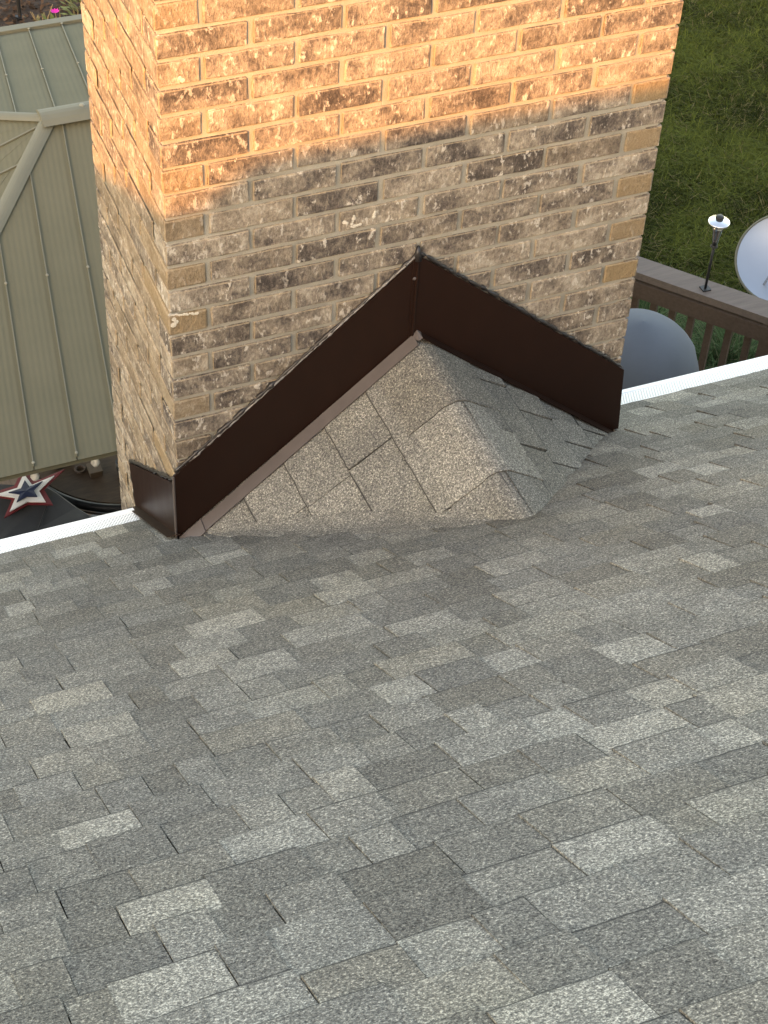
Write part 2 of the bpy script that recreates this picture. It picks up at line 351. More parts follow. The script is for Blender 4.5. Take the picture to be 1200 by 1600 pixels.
RC = [(.168, [0, .14, .30, .60], [.36, .32, .36], [.004, .0065, .004]), (.292, [0, .11, .217, .33, .405, .50], [.40, .36, .42, .34, .38], [.0085, .004, .0085, .004, .0085]), (.438, [0, .09, .18, .282, .36, .44], [.36, .42, .34, .40, .36], [.004, .0085, .004, .0085, .004]),
      (.585, [0, .08, .166, .25, .34], [.40, .34, .42, .36], [.0085, .004, .0085, .004]), (.765, [0, .085, .163, .23], [.38, .34, .40], [.004, .0085, .004])]
for dd, cu, tn, th in RC:
    for k in range(len(tn)):
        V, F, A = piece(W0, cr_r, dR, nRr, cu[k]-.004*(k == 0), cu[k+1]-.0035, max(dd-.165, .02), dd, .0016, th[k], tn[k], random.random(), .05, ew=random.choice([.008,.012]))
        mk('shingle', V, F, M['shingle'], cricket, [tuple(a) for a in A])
up = (nL+nRr).normalized()
for (r0, r1, tn, wm, lift) in ((.43, .60, .46, .04, .004), (.215, .452, .62, .04, .006), (-.006, .228, .42, .18, .008)):
    V = []; A = []; F = []; ns = 6
    prof = []
    for dd in (.142, .105, .07): prof.append(dL*dd + nL*(.004+lift*.6))
    bz0 = dL*.05 + nL*(.004+lift*.6); bz2 = dR*.05 + nRr*(.004+lift*.6); bz1 = up*(.005+lift)
    for q in (0, .2, .4, .5, .6, .8, 1.): prof.append(bz0*(1-q)**2 + bz1*2*q*(1-q) + bz2*q*q)
    for dd in (.08, .12, .170): prof.append(dR*dd + nRr*(.004+lift*.6))
    npf = len(prof)
    for i in range(ns+1):
        r = r0 + (r1-r0)*i/ns
        for k, pp in enumerate(prof):
            h = up*(-.004*(1-i/ns)); jj = (random.random()-.5)*.004 if i == ns else (random.random()-.5)*.0008
            V.append(W0 + cr_r*(r+jj) + pp + h); A.append((tn if k < 6 else tn-.22, .5, wm if k < 6 else .05, .0))
            A[-1] = (tn, .5, wm, 0)
    for i in range(ns):
        for k in range(npf-1): F.append((i*npf+k, (i+1)*npf+k, (i+1)*npf+k+1, i*npf+k+1))
    n0 = len(V)
    for k in range(npf): V.append(V[ns*npf+k] - up*.007); A.append((tn, .5, wm, 1.))
    for k in range(npf-1): F.append((ns*npf+k, n0+k, n0+k+1, ns*npf+k+1))
    n1 = len(V)
    for i in range(ns+1): V.append(V[i*npf] - nL*.006); A.append((tn, .5, wm, 1.))
    for i in range(ns): F.append((i*npf, n1+i, n1+i+1, (i+1)*npf))
    n2 = len(V)
    for i in range(ns+1): V.append(V[i*npf+npf-1] - nRr*.006); A.append((tn, .5, wm, 1.))
    for i in range(ns): F.append((i*npf+npf-1, (i+1)*npf+npf-1, n2+i+1, n2+i))
    mk('ridge_shingle', V, F, M['shingle'], cricket, A)

def valley(P0, P1, nc, wr, wc, tones, sgn):
    """shingles bent through the valley between the roof plane and one cricket plane"""
    e = (P1-P0).normalized(); tr = NR.cross(e); tc = nc.cross(e)
    tr = tr if tr.dot(DN) < 0 else -tr; tr = tr if (sgn*tr.x < 0 or True) else tr
    cen = (W0+E0)/2; tc = tc if tc.dot(cen-P0) > 0 else -tc; tr = tr if tr.dot(cen-P0) < 0 else -tr
    L = (P1-P0).length; n = len(tones)
    for k in range(n):
        a0, a1 = L*k/n + (.002 if k else .0), L*(k+1)/n; V = []; A = []; F = []; m = 7; ja = [(random.random()-.5)*.012 for _ in range(2)]; wv = random.uniform(.7, 1.2)
        fade = 1.
        for i, (aa, h) in enumerate([(a0+(a1-a0)*q_/11, .006) for q_ in range(12)]):
            for q in range(m):
                u = q/(m-1); sw = math.sin(math.pi*min(max(aa/L, 0), 1))**.5*.9+.1; b0 = tr*wr*sw; b2 = tc*wc*sw
                p = b0*(1-u)**2 + b2*u*u; nn = (NR*(1-u)+nc*u).normalized()
                hh = h if 0 < q < m-1 else h-.005
                V.append(P0 + e*(aa + (ja[0]*(1-u)+ja[1]*u)*(i > 0)) + p + nn*hh + Vector((random.uniform(-.001,.001), random.uniform(-.001,.001), 0)))
                A.append((tones[k], .5, .05, 0.))
        for i in range(11):
            for q in range(m-1): F.append((i*m+q, (i+1)*m+q, (i+1)*m+q+1, i*m+q+1))
        mk('valley_shingle', V, F, M['shingle'], cricket, A)
valley(Vector((.06, -.055, .055*TT)), Vector((.60, -.55, .55*TT)), nL, .07, .05, [.45], 1)
# ------------------------------------------------------------------ chimney
I = .0068
b = MB(); b.box((I, I, GZ), (W-I, D-I, .97+14*HC)); chim = b.build('chimney', M['mortar'], house)
J = .0095; BH = HC-J
def brick_mesh(lo, hi, tone, rnd, tan, faces='fL'):
    """rough-edged brick; vertices on arrises pulled in and jittered"""
    lo = np.array(lo); hi = np.array(hi); r = .0042
    sx = max(2, int(round((hi[0]-lo[0])/.032))); sy = max(2, int(round((hi[1]-lo[1])/.032))); sz = 3
    def ticks(a, c, n):
        t = np.linspace(a+r, c-r, max(n-1, 2)); return np.concatenate([[a], t, [c]])
    X, Y, Z = ticks(lo[0], hi[0], sx), ticks(lo[1], hi[1], sy), ticks(lo[2], hi[2], sz)
    idx = {}; V = []; A = []; F = []
    def vid(i, j, k):
        key = (i, j, k)
        if key in idx: return idx[key]
        p = np.array([X[i], Y[j], Z[k]]); bd = [i in (0, len(X)-1), j in (0, len(Y)-1), k in (0, len(Z)-1)]
        sg = [1 if i == 0 else -1, 1 if j == 0 else -1, 1 if k == 0 else -1]
        nb = sum(bd)
        for a in range(3):
            if bd[a]:
                if nb >= 2: p[a] += sg[a]*r*random.uniform(.2, .62)
                else: p[a] += sg[a]*random.uniform(-.0009, .0013)
            else: p[a] += random.uniform(-.0012, .0012)
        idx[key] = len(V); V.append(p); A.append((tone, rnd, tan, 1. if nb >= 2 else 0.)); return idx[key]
    nx, ny, nz_ = len(X)-1, len(Y)-1, len(Z)-1
    for i in range(nx):
        for k in range(nz_):
            if 'f' in faces: F.append((vid(i,0,k), vid(i+1,0,k), vid(i+1,0,k+1), vid(i,0,k+1)))
    for j in range(ny if ('L' in faces) else 1):
        jj = j
        for k in range(nz_):
            if 'L' in faces: F.append((vid(0,jj+1,k), vid(0,jj,k), vid(0,jj,k+1), vid(0,jj+1,k+1)))
    yr = range(ny) if 'L' in faces else range(1); xr = range(nx) if 'f' in faces else range(1)
    for i in (range(nx) if 'f' in faces else range(1)):
        for j in yr:
            F.append((vid(i,j,nz_), vid(i+1,j,nz_), vid(i+1,j+1,nz_), vid(i,j+1,nz_)))
            F.append((vid(i,j+1,0), vid(i+1,j+1,0), vid(i+1,j,0), vid(i,j,0)))
    if 'f' in faces:                                              # both ends, first strip
        for k in range(nz_):
            for j in yr: F.append((vid(nx,j,k), vid(nx,j+1,k), vid(nx,j+1,k+1), vid(nx,j,k+1)))
            if 'L' not in faces: F.append((vid(0,1,k), vid(0,0,k), vid(0,0,k+1), vid(0,1,k+1)))
    else:
        for k in range(nz_):
            F.append((vid(0,0,k), vid(1,0,k), vid(1,0,k+1), vid(0,0,k+1)))
            F.append((vid(1,ny,k), vid(0,ny,k), vid(0,ny,k+1), vid(1,ny,k+1)))
    return V, F, A
def ftop(x): return .2315 + (.735-.2315)*x/.597 if x < .6 else .735 - (.735-.228)*(x-.6)/(W-.6)
LY = (D+J)/3; LS = .2032
def add_brick(lo, hi, tone, tan, faces):
    lo = list(lo); hi = list(hi)
    if 'f' in faces: lo[1] += random.uniform(-.001, .0012)
    if 'L' in faces: lo[0] += random.uniform(-.0012, .0012)
    jz = random.uniform(-.0009, .0009); lo[2] += jz; hi[2] += jz
    V, F, A = brick_mesh(lo, hi, tone, random.random(), tan, faces)
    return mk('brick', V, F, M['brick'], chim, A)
hidden = lambda x0, x1, zt: zt < min(ftop(x0), ftop(x1)) - .012 and not (x0 < .6 < x1 and False)
def btone():
    r = random.random()
    return random.gauss(.36, .07) if r < .42 else (random.gauss(.50, .07) if r < .78 else random.gauss(.64, .06))
nb = 0
for k in range(-9, 22):
    zt = .97-k*HC - J/2; zb = zt-BH; A_ = (k % 2 == 0)
    xs = []
    if A_:
        xs = [(0, .092, 'c')] + [(.1015+LS*i, .1015+LS*i+.1937, 's') for i in range(5)] + [(W-.092, W, 'r')]
    else:
        xs = [(LS*i, LS*i+.1937, 'c' if i == 0 else ('r' if i == 5 else 's')) for i in range(6)]
    for (x0, x1, ty) in xs:
        jx = random.uniform(-.002, .002) if ty == 's' else 0
        x0 += jx; x1 += jx + (random.uniform(-.0015, .0015) if ty == 's' else 0)
        yl = (LY-J) if (A_ and ty in 'cr') else .092
        if ty != 'c' and (zb < -.05 or hidden(x0, x1, zt)): continue
        tan = 0.
        if A_ and ty == 'r' and -2 <= k <= 7: tan = random.uniform(.75, 1.)
        elif A_ and ty == 'c': tan = random.choice([.2, .5, .8, .6])
        else: tan = max(0, random.gauss(.02, .06))
        f = 'fL' if ty == 'c' else 'f'
        if ty == 'c' and hidden(x0, x1, zt): f = 'L'
        if ty == 'c' and zt < -.02: continue
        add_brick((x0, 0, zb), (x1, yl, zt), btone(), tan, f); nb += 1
    ys = [(LY, LY+LY-J), (2*LY, D)] if A_ else [(.1015, .1015+LY-J), (.1015+LY, .1015+2*LY-J), (D-.0905, D)]
    for (y0, y1) in ys:
        if zt < -.70 or (zt < -.687*y1+.02 and y1 < .30): continue
        if y1 < .42 and zt < .17-.687*y1: continue
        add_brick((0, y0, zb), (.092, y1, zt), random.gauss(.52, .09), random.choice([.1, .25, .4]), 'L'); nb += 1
print('bricks', nb)
b = MB()
for k in range(-14, 56):                                          # faces turned away, upper courses and courses below the eave
    zt = .97-k*HC-J/2; zb = zt-BH; A_ = k % 2 == 0
    tn = lambda: [(random.uniform(.3, .65), random.random(), .1, 0)]*8
    xs = ([(0,.092)] + [(.1015+LS*i, .1015+LS*i+.1937) for i in range(5)] + [(W-.092, W)]) if A_ else [(LS*i, LS*i+.1937) for i in range(6)]
    ys = [(0, LY-J), (LY, 2*LY-J), (2*LY, D)] if A_ else [(0, .092), (.1015, .1015+LY-J), (.1015+LY, .1015+2*LY-J), (D-.0905, D)]
    for x0, x1 in xs:
        n = len(b.V); b.box((x0+.001, D-.04, zb), (x1-.001, D+.0005, zt)); b.A += tn()
        if k < -9: b.box((x0+.001, 0, zb), (x1-.001, .04, zt)); b.A += tn()
    for y0, y1 in ys:
        b.box((W-.04, y0+.002, zb), (W+.0004, y1-.05 if y1 > D-.01 else y1, zt)); b.A += tn()
        if k < -9 or zt < -.70: b.box((0, y0+.045 if y0 == 0 else y0, zb), (.04, y1-.05 if y1 > D-.01 else y1, zt)); b.A += tn()
b.build('bricks', M['brick'], chim, kind='stuff')
b = MB(); b.box((-.05, -.05, .97+14*HC+.002), (W+.05, D+.05, .97+14*HC+.09)); b.build('chimney_crown', M['mortar'], chim)

def splash(pts, r, parent):
    b = MB()
    for p in pts:
        k = r*random.uniform(.55, 1.15)
        b.lathe([(k, 0), (k*.9, .0006), (k*.4, .0010), (0, .0011)], (p[0]+random.uniform(-.0015, .0015), -.0012, p[1]+random.uniform(-.0015, .0015)), 7, (0, -1, 0))
    return b.build('mortar_splash', M['splash'], parent)
splash([(.4395, .886), (.4385, .879), (.4375, .872), (.4365, .865), (.4360, .857), (.442, .856), (.449, .858), (.456, .859)], .0050, chim)
splash([(.4225, .871), (.418, .873)], .0055, chim); splash([(.490, .879), (.491, .886), (.488, .872)], .0050, chim)
splash([(.004+.0045*i, .7145-.0009*i+.0006*math.sin(i*2.)) for i in range(15)], .0044, chim); splash([(.012, .700), (.018, .690), (.010, .684)], .007, chim)
splash([(.052, 1.309), (.049, 1.316)], .0050, chim)
# ------------------------------------------------------------------ flashing
zL = lambda x, y=0.: -(nL.x*x + nL.y*y)/nL.z
zR = lambda x, y=0.: -(nRr.x*(x-W) + nRr.y*y)/nRr.z
yo, yi = -.0095, -.0045
def sheet(name, poly, off, m, parent): return MB().prism(poly, off).build(name, m, parent)
SX = .606
pl = sheet('flashing_panel', [(-.010, yo, .008), (SX, yo, zL(SX)+.006), (SX, yo, .738), (-.010, yo, .224)], (0, .004, 0), M['flash'], house)
pr = sheet('flashing_panel', [(SX-.016, yo-.0022, zL(SX-.016)+.004), (SX+.006, yo-.0022, zR(SX+.006)+.004), (W+.022, yo-.0022, -.012), (W+.006, yo-.0022, .225), (SX-.002, yo-.0022, .742), (SX-.016, yo-.0022, .731)], (0, .0018, 0), M['flash'], house)
ps = sheet('flashing_panel', [(-.0105, -.0055, .004), (-.0105, .398, -.687*.398+.004), (-.0105, .442, -.135), (-.0105, -.0055, .198)], (.004, 0, 0), M['flash'], house)
p2 = sheet('flashing_panel', [(W+.0105, -.0055, .004), (W+.0105, .398, -.687*.398+.004), (W+.0105, .442, -.135), (W+.0105, -.0055, .198)], (-.004, 0, 0), M['flash'], house)
tag(ps, 'short brown flashing panel on the chimney side by the gutter'); tag(pl, 'long brown flashing panel rising to the left of the cricket ridge'); tag(pr, 'long brown flashing panel falling to the right of the cricket ridge')
def strip(name, P, Q, n, lift, th, m, par):
    poly = [P[0]+n*lift, P[1]+n*lift, Q[1]+n*lift, Q[0]+n*lift]; return MB().prism(poly, tuple(n*th)).build(name, m, par)
def LP(x, y): return Vector((x, y, zL(x, y)))
def RPp(x, y): return Vector((x, y, zR(x, y)))
strip('flange', (LP(.045, yo-.001), LP(SX+.002, yo-.001)), (LP(.045, -.045), LP(SX+.002, -.043)), nL, .009, .0022, M['flange'], pl)
strip('flange_end', (LP(.004, yo-.001), LP(.062, yo-.001)), (LP(.004, -.050), LP(.062, -.049)), nL, .0125, .002, M['flange'], pl)
strip('flange', (RPp(SX+.004, yo-.001), RPp(W+.02, yo-.001)), (RPp(SX+.004, -.035), RPp(W+.02, -.035)), nRr, .009, .0022, M['flash'], pr)
strip('flange', (rp(-.004, -.036), rp(-.004, .46)), (rp(-.036, -.026), rp(-.036, .46)), NR, .013, .002, M['flash'], ps)
b = MB(); b.tube([(SX-.007, yo-.004, zL(SX)+.004), (SX-.005, yo-.004, .735)], .0028, 6); b.build('seam', M['flash'], pr)
b = MB(); b.tube([(-.0105, yo+.001, .004), (-.0105, yo+.001, .222)], .0032, 6); b.build('corner_hem', M['flange'], pl)
b = MB(); b.lathe([(.0045, 0), (.0045, .002), (.002, .004)], (SX-.012, yo-.0035, .68), 8, (0, -1, 0)); b.build('rivet', M['rivet'], pr)
# gutter-and-flange lap at the apex
b = MB(); b.prism([W0+Vector((-.016, -.011, -.004)), W0+Vector((0, -.011, .012)), W0+Vector((.010, -.011, .004)), W0+cr_r*.034+up*.012+dR*.004, W0+cr_r*.036+up*.012+dL*.010], tuple(up*.002)); b.build('apex_tab', M['flange'], pl)
def bead(name, a, c, r, m, par, n=90, wob=.0035, yo_=-.006, dirv=None):
    a = Vector(a); c = Vector(c); pts = []; rr = []
    for i in range(n+1):
        p = a.lerp(c, i/n); q = mnoise.noise(Vector((p.x*26, p.y*26+3, p.z*26))); q2 = mnoise.noise(Vector((p.x*110, p.y*110, p.z*110+9)))
        pts.append(p + Vector((0, 0, q*wob))); rr.append(max(.0012, r*(1+1.3*q2)))
    return MB().tube(pts, rr, 6).build(name, m, par, True)
bead('sealant', (-.004, -.004, .232), (SX-.006, -.004, .742), .0042, M['seal'], pl, wob=.0015)
bead('sealant_edge', (-.004, -.0075, .2255), (SX-.012, -.0075, .737), .0022, M['caulk'], pl, wob=.0015)
bead('sealant', (SX-.002, -.005, .748), (W+.004, -.005, .230), .0046, M['seal'], pr, wob=.005)
bead('sealant', (-.006, .0, .203), (-.006, .44, -.128), .0050, M['seal'], ps, 24)
bead('sealant', (-.006, .442, -.135), (-.006, .40, -.28), .0050, M['seal'], ps, 12)
b = MB(); b.tube([(SX-.004, -.006, .728), (SX-.003, -.005, .750), (SX-.002, -.002, .764)], [.012, .008, .003], 7); b.build('sealant_tip', M['seal'], pr, True)

# ------------------------------------------------------------------ gutters with perforated guards
def gutter(x0, x1, yi0, zi0, yi1, zi1, yo0, yo1, zo):
    b = MB()
    n = 8
    def pr_(y, z): return [(y, z-.004), (y+.002, z-.05), (y-.02, z-.085), (y-.022, z-.11), (y-.105, z-.11), (y-.105, z-.01), (y-.10, z-.01), (y-.10, z-.105), (y-.026, z-.105), (y-.006, z-.05), (y-.006, z-.004)]
    P0 = [(x0, y, z) for y, z in pr_(yo0, zo)]; P1 = [(x1, y, z) for y, z in pr_(yo1, zo)]; m = len(P0)
    b.add(P0+P1, [(i, (i+1) % m, (i+1) % m+m, i+m) for i in range(m)] + [tuple(range(m))[::-1], tuple(range(m, 2*m))])
    g = b.build('gutter', M['white'], house)
    V = []; A = []; F = []
    K = [(-.22, 0, 0), (0., 0, 0), (.3, -.001, 0), (.72, -.0005, 0), (.745, .0028, 0), (.97, .0028, 0), (1.0, .001, 0), (1.0, -.012, 0)]
    for xx, y_i, z_i, y_o in ((x0, yi0, zi0, yo0), (x1, yi1, zi1, yo1)):
        for t_, dzv, _ in K:
            V.append((xx, y_i+(y_o-y_i)*t_, z_i+(zo-z_i)*t_+dzv)); A.append((max(t_, 0), 0, 0, 0))
    m = len(K); F = [(i, i+m, i+m+1, i+1) for i in range(m-1)]
    mk('gutter_guard', V, [f[::-1] for f in F], M['guard'], g, A)
    return g
tag(gutter(-4.5, -.028, .268, -.189, .268, -.189, .365, .365, -.23), 'white gutter left of the chimney')
tag(gutter(W+.006, 5.0, .256, -.1745, .228, -.1555, .366, .356, -.23), 'white gutter right of the chimney')

# ------------------------------------------------------------------ gazebo
gz = thing('gazebo', (.3, 2.65, GZ), 'gazebo with grey-green ribbed metal hip roof left of the chimney', 'gazebo')
PK = Vector((.31, 2.645, -.47)); KY = Vector((.14, 1, 0)); YF, YB, EZ = 1.30, 3.99, -.90
fc = Vector((-.71, YF, EZ)); bc = Vector((-1.24, YB, EZ)); XE = 1.5
def slope(xa, y):                                               # on front (y<) or back slope; xa = x of that strip line at the ridge
    t = (y-PK.y)/((YF if y < PK.y else YB)-PK.y); return Vector((xa + .14*(y-PK.y), y, PK.z + (EZ-PK.z)*t))
PITCH = .1455; 
def strips(ye, hipc, x_first, sgn):
    nrm = Vector((0, .43*sgn, 1.345)).normalized()
    xs = [x_first + PITCH*k for k in range(-12, 18)]
    xh = lambda t: PK.x + (hipc.x-PK.x)*t                         # hip line x at fraction t
    for k in range(len(xs)-1):
        u0, u1 = xs[k]+.002, xs[k+1]-.002; pts = []
        # parametrise: x = u + .14*(y-PK.y), t in 0..1
        def X(u, t): return u + .14*(ye-PK.y)*t
        tmin = []
        for u in (u0, u1):
            # hip: X(u,t) >= xh(t)
            den = (.14*(ye-PK.y) - (hipc.x-PK.x)); t0 = (PK.x-u)/den if den else 0
            tmin.append(min(max(t0, 0.), 1.))
        if tmin[0] >= 1 and tmin[1] >= 1: continue
        if u0 > XE: continue
        P = lambda u, t: Vector((X(u, t), PK.y+(ye-PK.y)*t, PK.z+(EZ-PK.z)*t))
        poly = [P(u0, tmin[0]), P(u1, tmin[1]), P(u1, 1.0)]
        if tmin[0] < 1: poly.append(P(u0, 1.0))
        MB().prism([p+nrm*.0 for p in poly], tuple(-nrm*.006)).build('roof_panel', M['mroof'], gz)
        if tmin[0] < .98:
            a = P(xs[k], tmin[0])+nrm*.004; c = P(xs[k], .992)+nrm*.004
            rb = MB().beam(a, c, .0036, .009, nrm).build('seam_rib', M['trim'], gz)
            for t_ in (.48, .985):
                if t_ > tmin[0] and -1 < X(xs[k], t_) < .8:
                    sc = P(xs[k], t_)+nrm*.011; MB().lathe([(.0055, 0), (.0055, .002), (.003, .004)], sc, 8, nrm).build('screw', M['screw'], rb)
strips(YF, fc, .3533-PITCH*0, -1)
strips(YB, bc, .342, 1)
hn = (fc-PK).cross(bc-PK).normalized(); hn = hn if hn.z > 0 else -hn
# hip end panels between seams running down the hip slope
def hipt(e): return fc.lerp(bc, e)
es = [0, .14, .30, .46, .62, .80, 1.]
dwn = (Vector((.114, 2.62, -.537))-Vector((.293, 2.628, -.477))); 
hy = [.0]; 
prev = None
dh = Vector((dwn.x, dwn.y, 0)).normalized()
for k in range(6):
    y_a, y_b = fc.y+(bc.y-fc.y)*es[k], fc.y+(bc.y-fc.y)*es[k+1]
    MB().prism([PK, hipt(es[k]+.002), hipt(es[k+1]-.002)], tuple(-hn*.006)).build('roof_panel', M['mroof'], gz)
for a, c in (((.293, 2.628, -.477), (.114, 2.62, -.537)), ((.154, 2.481, -.533), (.078, 2.481, -.558))):
    a = Vector(a); c = Vector(c); MB().beam(a+hn*.002, a+(c-a)*4.4+hn*.002, .007, .010, hn).build('seam_rib', M['trim'], gz)
def cap(name, a, c, w, h):
    a = Vector(a); c = Vector(c); d = (c-a).normalized(); sd = d.cross(Vector((0,0,1))).normalized(); u = sd.cross(d)
    pr_ = [sd*-w*1.0-u*h*1.3, sd*-w*.62+u*h*.2, sd*-w*.3+u*h*.9, u*h*1.15, sd*w*.3+u*h*.9, sd*w*.62+u*h*.2, sd*w-u*h*1.3]
    return MB().prism([a+p for p in pr_], tuple(c-a)).build(name, M['trim'], gz)
cap('hip_cap', PK+Vector((0,0,.010)), fc+Vector((0,0,.012)), .030, .005)
cap('hip_cap', PK+Vector((0,0,.010)), bc+Vector((0,0,.012)), .029, .005)
rc = cap('ridge_cap', PK+Vector((-.035,0,.020)), (1.6, 2.645, -.450), .060, .010)
MB().lathe([(.010, 0), (.010, .003), (.004, .007)], PK+Vector((.12, -.02, .045)), 8).build('screw', M['screw'], rc)
for y in (YF, YB):
    MB().beam((-.9, y+.018*(1 if y == YF else -1), EZ-.016), (1.5 if y == YF else 1.8, y+.018*(1 if y == YF else -1), EZ-.016), .016, .022).build('eave_fascia', M['trim'], gz)
MB().beam((-1.1, YB+.015, EZ+.008), (1.8, YB+.015, EZ+.008), .04, .018).build('eave_trim', M['trim'], gz)
b = MB()
b.beam((-.66, YF+.16, EZ-.07), (1.5, YF+.16, EZ-.07), .06, .1); b.beam((-1.0, YB-.12, EZ-.09), (1.7, YB-.12, EZ-.09), .09, .1); b.build('beam', M['black'], gz)
for p in ((-.62, YF+.12), (1.42, YF+.12), (-.95, YB-.12), (1.65, YB-.12)):
    MB().box((p[0]-.05, p[1]-.05, GZ+.06), (p[0]+.05, p[1]+.05, EZ-.14)).build('post', M['black'], gz)
# right-hand hip closing panel (hidden behind the chimney)
MB().prism([(1.58, 2.645, -.473), (1.42, YF, EZ-.003), (1.80, YB, EZ-.003)], (0,0,-.006)).build('roof_panel', M['mroof'], gz)
# string lights under the eave
sl_ = thing('string_lights', (0, YF+.05, EZ-.12), 'string of white globe bulbs hung under the gazebo eave', 'string lights')
wy = YF+.055; wz = -.955
b = MB(); b.tube([(-.6+.15*i, wy, wz+.006*math.cos(i*2.1)) for i in range(13)], .0022, 5); b.build('wire', M['black'], sl_)
for i, x in enumerate((-.32, -.115, .093, .30)):
    y_ = 1.368; bb = MB().lathe([(.007, 0), (.013, -.010), (.016, -.022), (.011, -.034), (.0, -.038)], (x, y_, -.972), 12).build('bulb', M['bulb'], sl_, True)
    MB().lathe([(.007, .014), (.008, 0), (.007, -.004)], (x, y_, -.971), 8).build('socket', M['wht'], bb)

# ------------------------------------------------------------------ patio under the gazebo
pd = tag(mk('patio_deck', [(-2.4,.8,-2.63),(2.4,.8,-2.63),(2.4,4.4,-2.63),(-2.4,4.4,-2.63)], [(0,1,2,3)], M['black']), kind='structure')
for i in range(34):
    x = -2.4 + .14*i; MB().box((x, .8, -2.628), (x+.134, 4.4, -2.60)).build('plank', M['plank'], pd)
tb = thing('covered_table', (-.25, 1.75, -2.6), 'table under a charcoal fabric cover beneath the gazebo eave, star on top', 'covered table')
cc = [Vector((.060, 2.15)), Vector((.235, 1.83)), Vector((.235, 1.3)), Vector((-.9, 1.15)), Vector((-1.05, 2.0)), Vector((-.5, 2.38))]
def cover_body(poly, ztop, zbot, m, parent):
    n = len(poly); cen = sum(poly, Vector((0,0)))/n; V = []; F = []
    rings = [(.86, ztop+.004), (.965, ztop), (1.0, ztop-.02), (1.012, ztop-.25), (1.03, zbot)]
    per = 6; pts = []
    for i in range(n):
        for k in range(per): pts.append(poly[i].lerp(poly[(i+1) % n], k/per))
    N = len(pts)
    for r, z in rings:
        for i, p in enumerate(pts):
            w = 1+.012*math.sin(i*2.2)*(z < ztop-.05); q = cen+(p-cen)*r*w; V.append((q.x, q.y, z + .004*math.sin(i*1.7)))
    V.append((cen.x, cen.y, ztop+.012)); c = len(V)-1
    for r in range(len(rings)-1):
        for i in range(N): F.append((r*N+i, r*N+(i+1) % N, (r+1)*N+(i+1) % N, (r+1)*N+i))
    for i in range(N): F.append((c, (i+1) % N, i))
    return mk('cover', V, [f[::-1] for f in F], m, parent, smooth=False)
cv = cover_body(cc, -1.80, -2.58, M['dark'], tb)
b = MB(); b.tube([(.031, 2.03, -1.788), (0., 1.975, -1.789), (-.03, 1.92, -1.789), (-.08, 1.82, -1.79)], .003, 5); b.build('cover_seam', M['black'], cv)
# layered star
st = thing('star_decoration', (-.033, 2.10, -1.785), 'layered red, white and navy star lying on the charcoal cover', 'star')
c0 = Vector((-.035, 2.095)); T5 = [(-.019, 2.205), (.091, 2.155), (.022, 2.023), (-.121, 2.017), (-.150, 2.125)]
def star(sc, inner, z, th, m, name, dx=0., dy=0.):
    P = []
    tips = [Vector(t)-c0 for t in T5]
    for i in range(5):
        P.append(tips[i]*sc); P.append((tips[i]+tips[(i+1) % 5]).normalized()*inner*.105*sc)
    P = [Vector((c0.x+p.x+dx, c0.y+p.y+dy, z)) for p in P][::-1]
    b = MB(); n = len(P); cen = Vector((c0.x+dx, c0.y+dy, z+th)); Q = [p+Vector((0,0,th*.6)) for p in P]
    b.add(P+Q+[cen], [tuple(range(n))[::-1]] + [(i, (i+1) % n, (i+1) % n+n, i+n) for i in range(n)] + [(i+n, (i+1) % n+n, 2*n) for i in range(n)])
    return b.build(name, m, st)
star(1.36, .46, -1.783, .008, M['red'], 'red_star', .004, .010); star(1.0, .46, -1.774, .008, M['wht'], 'white_star'); star(.58, .46, -1.765, .008, M['navy'], 'navy_star')
# round table with things standing on it
TC = (.44, 2.44); TZ = -1.90
def circ(cx, cy, r, z, a0, a1, n): return [(cx+r*math.cos(a0+(a1-a0)*i/n), cy+r*math.sin(a0+(a1-a0)*i/n), z) for i in range(n+1)]
pt = thing('patio_table', (TC[0], TC[1], -2.6), 'round brown table with a black rim beside the charcoal cover under the gazebo', 'table')
MB().lathe([(0, TZ-.03), (.405, TZ-.03), (.41, TZ-.015), (.405, TZ), (0, TZ)], (TC[0], TC[1], 0), 48).build('tabletop', M['tabletop'], pt)
MB().tube(circ(TC[0], TC[1], .425, TZ-.014, 0, 2*math.pi, 60), .019, 8, False).build('rim', M['black'], pt, True)
MB().tube(circ(TC[0], TC[1], .452, TZ-.022, 0, 2*math.pi, 60), .005, 6, False).build('rim_trim', M['rail'], pt, True)
MB().lathe([(.25, -2.6), (.26, -2.56), (.06, -2.52), (.05, TZ-.03)], (TC[0], TC[1], 0), 24).build('leg', M['black'], pt)
def small(name, label, cat, loc, prof, m, n=14, axis=(0,0,1)):
    t_ = MB().lathe(prof, loc, n, axis).build(name, m, None, True, origin=loc); return tag(t_, label, cat)
small('cup', 'tall black cup standing on the brown table nearest the brick chimney', 'cup', (.375, 2.195, TZ), [(.018, 0), (.024, .05), (.026, .085), (.022, .083), (.018, .01), (0, .008)], M['black'])
small('pot', 'dark rounded pot on the brown table by the tip of the star', 'pot', (.135, 2.335, TZ), [(.014, 0), (.026, .012), (.029, .024), (.022, .038), (.008, .044), (0, .046)], M['black'])
small('bottle', 'small white bottle lying on its side on the brown table', 'bottle', (.165, 2.345, TZ+.011), [(.0, 0), (.010, .002), (.010, .036), (.005, .043), (.005, .050), (0, .051)], M['wht'], 10, (1, -.3, 0))
b = MB(); b.tube(circ(.222, 2.285, .020, TZ+.006, 0, 2*math.pi, 20), .0055, 6, False)
tag(b.build('napkin_ring', M['rail'], None, True), 'small brown ring lying on the table beside the tan carton', 'ring')
b = MB(); b.box((.250, 2.225, TZ), (.300, 2.285, TZ+.022)); b.box((.2485, 2.2235, TZ+.022), (.3015, 2.2865, TZ+.028)); tag(b.build('carton', M['tan']), 'flat tan carton with a lid on the brown table', 'box')

